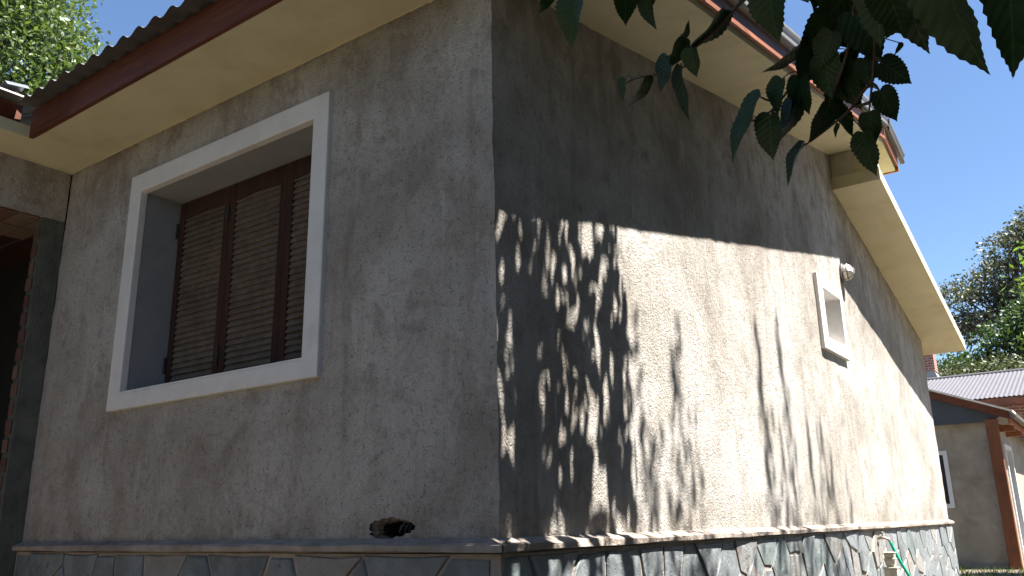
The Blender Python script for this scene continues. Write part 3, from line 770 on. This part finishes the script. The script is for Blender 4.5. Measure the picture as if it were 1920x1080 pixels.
TWIGS = [
 [(1.355,-0.912,1.137),(1.307,-0.855,1.124),(1.236,-0.847,1.078),(1.166,-0.849,1.041),(1.118,-0.855,1.019),(1.09,-0.862,1.009),(1.055,-0.877,1.007),(1.049,-0.923,0.975)],
 [(1.578,-0.934,1.059),(1.512,-0.85,1.006),(1.45,-0.786,0.978),(1.402,-0.781,0.951),(1.345,-0.735,0.945),(1.302,-0.729,0.912),(1.268,-0.732,0.898),(1.243,-0.738,0.894)],
 [(1.6,-0.969,1.026),(1.559,-0.88,0.971),(1.53,-0.802,0.928),(1.516,-0.781,0.884),(1.503,-0.765,0.848),(1.496,-0.756,0.826)],
 [(1.512,-0.85,1.006),(1.487,-0.82,0.947),(1.456,-0.798,0.897),(1.426,-0.744,0.889),(1.42,-0.739,0.877)],
 [(1.516,-0.781,0.884),(1.491,-0.758,0.876),(1.451,-0.724,0.859),(1.381,-0.722,0.822),(1.354,-0.723,0.811)],
 [(1.717,-1.28,0.874),(1.701,-1.281,0.786),(1.646,-1.147,0.847),(1.583,-1.002,0.981),(1.512,-0.85,1.006)],
 [(1.106,-1.173,1.168),(1.071,-1.139,1.105),(1.053,-1.128,1.079)],
 [(1.163,-1.049,1.22),(1.124,-1.028,1.173),(1.102,-1.018,1.148)],
 [(1.124,-1.028,1.173),(1.139,-0.997,1.142)],
 [(1.785,-1.447,0.766),(1.775,-1.415,0.721),(1.774,-1.397,0.694)],
 [(1.775,-1.415,0.721),(1.737,-1.368,0.74),(1.712,-1.355,0.716)],
 [(1.42,-1.01,1.121),(1.391,-0.97,1.055)],
 [(1.263,-0.729,0.888),(1.278,-0.727,0.895)],
 [(1.162,-0.869,1.069),(1.138,-0.851,1.026)],
 [(1.514,-0.777,0.877),(1.527,-0.818,0.85),(1.538,-0.857,0.818)],
 [(1.529,-0.798,0.921),(1.542,-0.838,0.892),(1.558,-0.922,0.84)],
 [(1.503,-0.764,0.846),(1.489,-0.766,0.845),(1.475,-0.768,0.844)],
 [(1.177,-0.846,1.043),(1.16,-0.84,1.023),(1.145,-0.841,1.015)],
 [(1.302,-0.729,0.912),(1.296,-0.725,0.9)],
 [(1.316,-0.732,0.924),(1.296,-0.74,0.93),(1.283,-0.749,0.938)],
]

TR = thing('mulberry_tree', 'mulberry tree with dark serrated leaves hanging at the top right', 'tree', (3.7, -.6, 0))
def leaf_mesh(seed):
    rg = random.Random(seed)
    ctl = [(0, .0), (.10, -.07), (.22, -.085), (.34, -.03), (.415, .10), (.44, .24), (.425, .40), (.375, .55), (.285, .70), (.17, .84), (.075, .94), (.015, 1.03), (0, 1.07)]
    sp = smooth_pts([(x, y, 0) for x, y in ctl], 3); n = len(sp)-1; half = [[max(0, q.x), q.y] for q in sp]
    half[0] = [.0, .0]; half[-1] = [0, 1.07]
    for i in range(2, n-2):
        if i % 2: half[i][0] *= 1.05+.03*rg.random(); half[i][1] += .014
        else: half[i][0] *= .965
    f1, bend, tw = rg.uniform(.10, .40), rg.uniform(.03, .22), rg.uniform(-.25, .25)
    def P(x, y):
        z = f1*abs(x)*(1-.3*y)-bend*y*y + .03*math.sin(9*y+seed)*abs(x)*2+tw*x*y
        return (x, y, z)
    mb = MB(); asym = rg.uniform(.88, 1.06)
    mid = [P(0, max(0, i/n)) for i in range(n+1)]; mid[-1] = P(0, 1.07)
    Rr = [P(h[0], h[1]) for h in half]; Lf = [P(-h[0]*asym, h[1]) for h in half]
    k = n+1; mb.v = mid+Rr+Lf
    for i in range(n):
        mb.f.append((i, k+i, k+i+1, i+1)); mb.f.append((i, i+1, 2*k+i+1, 2*k+i))
    me = mb.mesh('leaf', M['leafbig'], smooth=True, fix=False)
    return me
LM = [leaf_mesh(s) for s in range(7)]
rng = random.Random(3)
TWp = [[Vector((p[0], p[1], p[2]+L)) for p in t] for t in TWIGS]
twpts = [q for t in TWp for q in smooth_pts(t, 8)]
for i, d in enumerate(LEAVES):
    B = Vector(d[:3])+Vector((0, 0, L)); y = Vector(d[3:6]).normalized(); z = Vector(d[6:9]).normalized(); x = y.cross(z).normalized(); z = x.cross(y)
    o = link('leaf', LM[rng.randrange(7)], TR)
    s = d[9]*.91; wf = .70 if d[9] > .14 else .95; mw = Matrix((x*s*wf, y*s, z*s)).transposed().to_4x4(); mw.translation = B
    o.matrix_world = mw
    q = min(twpts, key=lambda q: (q-B).length+(.2 if q.z < B.z-.02 else 0))
    if (q-B).length < .35:
        mid_ = (q+B)/2+Vector((0, 0, .01)); pm = MB(); pm.tube(smooth_pts([q, mid_, B, B+y*.1*s], 4), .0011, 5); pm.build('leaf_stalk', M['twig'], TR)
for t in TWp:
    pts = smooth_pts(t, 6); mb = MB(); n = len(pts); mb.tube(pts, [.0042-.0028*i/n for i in range(n)], 6); mb.build('twig', M['twig'], TR, smooth=True)
# trunk and limbs stand to the right of the camera
def limb(pts, r0, r1, name='branch', seg=8):
    P = smooth_pts(pts, 6); n = len(P); mb = MB()
    P = [p+noise.noise_vector(p*1.7)*.03 for p in P]
    mb.tube(P, [r0+(r1-r0)*i/(n-1) for i in range(n)], seg); return mb.build(name, M['bark'], TR, smooth=True)
limb([(3.7, -.6, -.05), (3.66, -.58, 1.0), (3.55, -.5, 2.1), (3.5, -.45, 3.0)], .17, .12, 'trunk', 14)
limb([(3.5, -.45, 2.9), (3.0, -.7, 3.6), (2.3, -.9, 4.0), (1.7, -.8, 4.1), (1.2, -.4, 4.25)], .09, .02)
limb([(3.5, -.45, 2.9), (3.25, .2, 4.6), (3.15, .8, 7.0), (3.0, 1.2, 9.1), (2.9, 2.6, 9.6), (2.9, 4.9, 9.7)], .09, .02)
limb([(3.55, -.5, 2.6), (3.1, -1.4, 3.0), (2.4, -1.7, 2.9), (1.9, -1.4, 2.4), (1.66, -1.1, 1.95)], .07, .008)
limb([(3.5, -.45, 3.0), (4.0, .3, 4.2), (4.3, .6, 5.6)], .09, .02)
limb([(3.55, -.5, 2.8), (4.2, -1.4, 3.9), (4.6, -2.2, 4.6)], .08, .02)
limb([(3.15, .8, 6.6), (2.1, .7, 6.3), (1.5, .6, 6.0), (1.25, .5, 5.6)], .04, .01)
CUT_NORMAL = Vector((-0.346, 0.455, -0.821)); CUT_POINT = Vector((1.787, -2.41, .85))
crown = MB(); twg = MB()
def put_leaf(mb, p, s, rg, droop=.8):
    # a small folded six-sided leaf hanging from p
    a = rg.uniform(0, 2*math.pi); d = Vector((math.cos(a)*(1-droop)*1.3, math.sin(a)*(1-droop)*1.3, -droop)).normalized()
    b = rg.uniform(0, 2*math.pi); r_ = Vector((math.cos(b), math.sin(b), rg.uniform(-.3, .3))); sd = d.cross(r_).normalized(); nn = sd.cross(d)
    w = s*.40
    vs = [p, p+d*s*.12+sd*w*.7+nn*.1*s, p+d*s*.42+sd*w+nn*.13*s, p+d*s, p+d*s*.42-sd*w+nn*.13*s, p+d*s*.12-sd*w*.7+nn*.1*s, p+d*s*.45]
    mb.add(vs, [(0, 1, 2, 6), (6, 2, 3), (0, 6, 4, 5), (6, 3, 4)])
rg = random.Random(21)
SX = SUN/SUN.x
def shade_leaf(y, z, x, s, droop=.75):
    # a leaf of the upper crown standing on the sun's line to a point of the gable wall
    p = Vector((0, y, z))+SX*x
    if (p-CUT_POINT).dot(CUT_NORMAL) > -.05 and x < 1.65: return
    put_leaf(crown, p, s, rg, droop)
# dense hanging sprays above the corner
for k in range(60):
    y = rg.uniform(-.15, .99); x = rg.uniform(.95, 1.35)
    top = L+1.9; z = rg.uniform(.9, 1.7)+L; n = rg.randint(7, 12)
    for i in range(n):
        shade_leaf(y+rg.uniform(-.05, .05), z, x+rg.uniform(-.04, .04), rg.uniform(.10, .15)); z -= rg.uniform(.11, .21)
        if z < 0: break
for k in range(40):
    y = rg.uniform(-.25, .42); x = rg.uniform(1.1, 1.5); z = rg.uniform(-.5, 1.3)+L
    for i in range(8):
        shade_leaf(y+rg.uniform(-.05, .05), z, x, rg.uniform(.08, .12)); z -= rg.uniform(.06, .14)
# looser sprays further along
def strand(y, ztop, x, n, dens=.10, spread=.03, s=(.08, .12)):
    z = L+ztop
    while z > -.1:
        fr = .45+.9*min(1, (L+ztop-z)/1.0)
        for q in range(n): shade_leaf(y+rg.gauss(0, spread*fr*1.9), z, x+rg.gauss(0, .05), rg.uniform(*s), .93)
        z -= dens*rg.uniform(.45, 1.1)
strand(1.13, 1.02, 2.05, 1, .15, .02); strand(1.2, .62, 2.15, 1, .10, .06); strand(1.02, .75, 2.05, 1, .09, .06); strand(1.58, 1.10, 2.25, 1, .055, .03); strand(1.52, .85, 2.15, 1, .09, .03)
strand(1.38, .5, 2.15, 1, .09, .07); strand(1.15, .45, 2.10, 2, .09, .10); strand(1.62, .45, 2.25, 1, .10, .03); strand(1.75, .60, 2.25, 1, .2, .02)
strand(2.83, 1.30, 2.85, 2, .075, .022); strand(2.86, .95, 2.85, 1, .10, .05); strand(3.27, 1.45, 2.85, 2, .075, .025); strand(3.30, .9, 2.95, 1, .10, .05); strand(3.15, .35, 2.95, 2, .08, .07)
strand(3.72, .78, 2.95, 1, .06, .02); strand(4.0, .75, 2.95, 2, .075, .05); strand(4.2, .62, 2.95, 1, .075, .04); strand(4.12, .35, 2.95, 1, .08, .08); strand(4.62, .45, 3.05, 1, .09, .02); strand(3.85, .25, 2.95, 1, .1, .05)
for yy in (1.0, 1.4, 1.9, 2.3, 2.7, 3.2, 3.6): strand(yy, -.06, 2.25, 1, .09, .18)
# main crown: clumps, kept off the sun's path to the open part of the wall
def clear_of_wall(p):
    t = p.x/SX.x; q = p-SX*t
    if q.z < .10 or q.y < -.05 : return True
    return False
cl = 0
while cl < 4000:  # crown enlarged and thickened out of view to deepen shade on the walls
    if cl < 3700:
        c = Vector((rg.uniform(1.0, 6.2), rg.uniform(-3.0, 6.0), rg.uniform(.6, 7.4)))
        e = ((c.x-3.8)/2.5)**2+((c.y-1.3)/4.4)**2+((c.z-3.9)/3.4)**2
        if e > 1 or e < .10: continue
    else:
        t_ = rg.uniform(.5, 1.9); c = Vector((1.65, -1.15, 1.75))+SX*t_+Vector((rg.gauss(0, .3), rg.gauss(0, .35), rg.gauss(0, .25)))  # extra clumps added on the sun's line to shade the near leaves
        if c.x < 1.9: continue
    if not clear_of_wall(c): continue
    if (c-CUT_POINT).dot(CUT_NORMAL) > -.30 and c.x < 2.1: continue
    if c.x < 3 and c.z < 1.7: continue
    cl += 1
    for i in range(15):
        p = c+Vector((rg.gauss(0, .17), rg.gauss(0, .17), rg.gauss(0, .15)))
        if clear_of_wall(p) and ((p-CUT_POINT).dot(CUT_NORMAL) < -.14 or p.x > 2.0): put_leaf(crown, p, rg.uniform(.10, .16), rg, rg.uniform(.3, .9))
stuff(crown.build('crown', M['leafcrown'], TR, fix=False))

# ------------------------------------------------------------------ background trees
def tree(name, label, base, blobs, nclump, per, leaf, material, seed, trunk_top, group=None, clump=.28, fine=1.0):
    rg = np.random.default_rng(seed); T = thing(name, label, 'tree', base, group)
    V = []; vol = np.array([b[3]*b[4]*b[5] for b in blobs]); vol = vol/vol.sum()
    idx = rg.choice(len(blobs), nclump, p=vol); bl = np.array(blobs)[idx]
    d = rg.normal(size=(nclump, 3)); d /= np.linalg.norm(d, axis=1)[:, None]
    r_ = rg.uniform(.35, 1, nclump)**.45
    cen = bl[:, :3]+d*bl[:, 3:6]*r_[:, None]
    pts = np.repeat(cen, per, 0)+rg.normal(size=(nclump*per, 3))*clump*np.array([1, 1, .7])
    N = len(pts); s = rg.uniform(.6, 1.25, N)*leaf
    a = rg.normal(size=(N, 3)); a[:, 2] -= .3; a /= np.linalg.norm(a, axis=1)[:, None]
    b = rg.normal(size=(N, 3)); b -= a*(a*b).sum(1)[:, None]; b /= np.linalg.norm(b, axis=1)[:, None]
    s = s[:, None]
    q = np.stack([pts, pts+a*s*.5+b*s*.27*fine, pts+a*s, pts+a*s*.5-b*s*.27*fine], 1).reshape(-1, 3)
    me = bpy.data.meshes.new('crown'); me.from_pydata([], [], [])
    me.vertices.add(4*N); me.vertices.foreach_set('co', q.ravel())
    me.loops.add(4*N); me.loops.foreach_set('vertex_index', np.arange(4*N))
    me.polygons.add(N); me.polygons.foreach_set('loop_start', np.arange(N)*4); me.polygons.foreach_set('loop_total', np.full(N, 4))
    me.update(calc_edges=True); me.validate(); me.materials.append(material)
    stuff(link('crown', me, T))
    bx, by, bz = base; mb = MB(); tx, ty, tz = trunk_top
    mb.tube(smooth_pts([(bx, by, -.1), (bx+(tx-bx)*.3, by+(ty-by)*.2, tz*.4), (tx, ty, tz)], 5), [.28-.018*i for i in range(11)], 10); mb.build('trunk', M['bark'], T, smooth=True)
    mb = MB()
    for k in range(min(60, 10*len(blobs))):
        e = cen[rg.integers(len(cen))]; st = Vector((tx, ty, tz*rg.uniform(.75, 1))); e = Vector(e)
        mb.tube(smooth_pts([st, st.lerp(e, .5)+Vector((0, 0, .25)), e], 4), [.07-.0068*i for i in range(9)], 5)
    mb.build('branches', M['bark'], T, smooth=True)
    return T
tree('broadleaf_tree', 'sunlit light green broadleaf tree behind the roof at the left', (-19.5, 5.2, 0),
     [(-19.6, 5.0, 12.2, 2.6, 2.6, 2.3), (-20.2, 3.4, 10.6, 2.6, 2.4, 2.0), (-18.6, 6.0, 10.2, 1.7, 1.7, 1.7), (-19.5, 4.8, 8.6, 2.4, 2.2, 1.6), (-19.5, 4.6, 14.5, 2.3, 2.2, 1.8)], 1700, 40, .155, M['leafA'], 5, (-19.5, 5, 10), clump=.34)
tree('broadleaf_tree', 'thin pale treetop just clearing the corrugated roof edge', (-21.5, 9.5, 0),
     [(-21.0, 9.0, 12.6, 1.0, 1.0, .9), (-20.7, 9.9, 12.0, .9, .9, .7), (-21.6, 8.6, 10.8, 1.4, 1.4, 1.2)], 110, 26, .17, M['leafA'], 6, (-21.2, 9, 11), clump=.3)
tree('eucalyptus_tree', 'tall grey green tree against the sky beyond the grey roof', (-.8, 38, 0),
     [(-2.6, 37.5, 9.9, .9, 1.2, .7), (-1.3, 38, 10.6, .9, 1.2, .8), (-.4, 38.5, 11.9, 1.1, 1.4, .9), (-1.9, 37.8, 8.7, 1.4, 1.3, .6), (.8, 38.5, 12.4, 1.5, 1.5, 1.1), (-.5, 38, 9.7, 1.1, 1.3, .7), (-3.4, 37.6, 8.6, .9, 1.2, .6)], 330, 46, .17, M['leafB'], 7, (-.8, 38, 9), clump=.27)
tree('dark_tree', 'dark green dense tree low behind the grey corrugated roof', (-.8, 35, 0),
     [(-.6, 35, 7.2, 1.3, 1.4, 1.2), (-2.4, 35, 6.3, 1.5, 1.4, .8), (.6, 35, 7.8, 1.5, 1.5, 1.4), (-1.2, 35, 5.5, 2.4, 1.6, .8)], 520, 40, .18, M['leafC'], 8, (-.8, 35, 5.5), clump=.3)
tree('olive_shrub', 'low olive coloured bush directly above the grey roof ridge', (-1.8, 29, 0),
     [(-2.2, 29, 5.0, 1.4, 1.1, .65), (-.9, 29, 5.2, 1.0, 1.0, .5)], 170, 44, .13, M['leafD'], 9, (-1.8, 29, 4.2), clump=.22)
tree('ash_tree', 'bright lime green branch tips entering at the right edge', (2.9, 12.5, 0),
     [(1.90, 12.3, 4.25, .9, .7, .26), (1.84, 12.4, 3.55, .9, .8, .24), (1.93, 12.4, 4.85, .95, .7, .26), (1.9, 12.3, 2.95, .8, .8, .2)], 150, 24, .15, M['leafE'], 10, (2.6, 12.5, 3.8), clump=.13, fine=.65)

# grass tufts along the foot of the neighbour's wall
rgn = random.Random(5); mb = MB()
for i in range(2600):
    x, y = rgn.uniform(-1.5, 2.5), rgn.uniform(9, 13.6); h = rgn.uniform(.03, .10); a = rgn.uniform(0, 6.28); dx, dy = math.cos(a)*.008, math.sin(a)*.008; lx, ly_ = rgn.uniform(-.04, .04), rgn.uniform(-.04, .04)
    mb.add([(x-dx, y-dy, 0), (x+dx, y+dy, 0), (x+lx, y+ly_, h)], [(0, 1, 2)])
o = mb.build('grass', M['grass'], fix=False); stuff(o); o['label'] = 'short grass tufts at the foot of the neighbour house'; o['category'] = 'grass'

# unseen tree belt added to block light, right of and behind the camera
rb = np.random.default_rng(77); N = 20000
ang = rb.uniform(R(-165), R(52), N); rad = rb.uniform(7, 12, N)
hh = (9.8+1.8*np.sin(ang*5)+1.2*np.sin(ang*13+1))*np.where((ang < R(-55)) & (ang > R(-140)), .25, 1.1)
pts = np.stack([2.5+rad*np.cos(ang), -2.5+rad*np.sin(ang), rb.uniform(.1, 1, N)**.8*hh], 1)
a_ = rb.normal(size=(N, 3)); a_ /= np.linalg.norm(a_, axis=1)[:, None]; b_ = rb.normal(size=(N, 3)); b_ -= a_*(a_*b_).sum(1)[:, None]; b_ /= np.linalg.norm(b_, axis=1)[:, None]
q = np.stack([pts, pts+a_*.45+b_*.28, pts+a_*.9, pts+a_*.45-b_*.28], 1).reshape(-1, 3)
me = bpy.data.meshes.new('shade_belt'); me.vertices.add(4*N); me.vertices.foreach_set('co', q.ravel()); me.loops.add(4*N); me.loops.foreach_set('vertex_index', np.arange(4*N))
me.polygons.add(N); me.polygons.foreach_set('loop_start', np.arange(N)*4); me.polygons.foreach_set('loop_total', np.full(N, 4)); me.update(calc_edges=True); me.materials.append(M['leafC'])
o = stuff(link('shade_belt', me)); o['label'] = 'unseen belt of trees added to darken the shade'; o['category'] = 'trees'
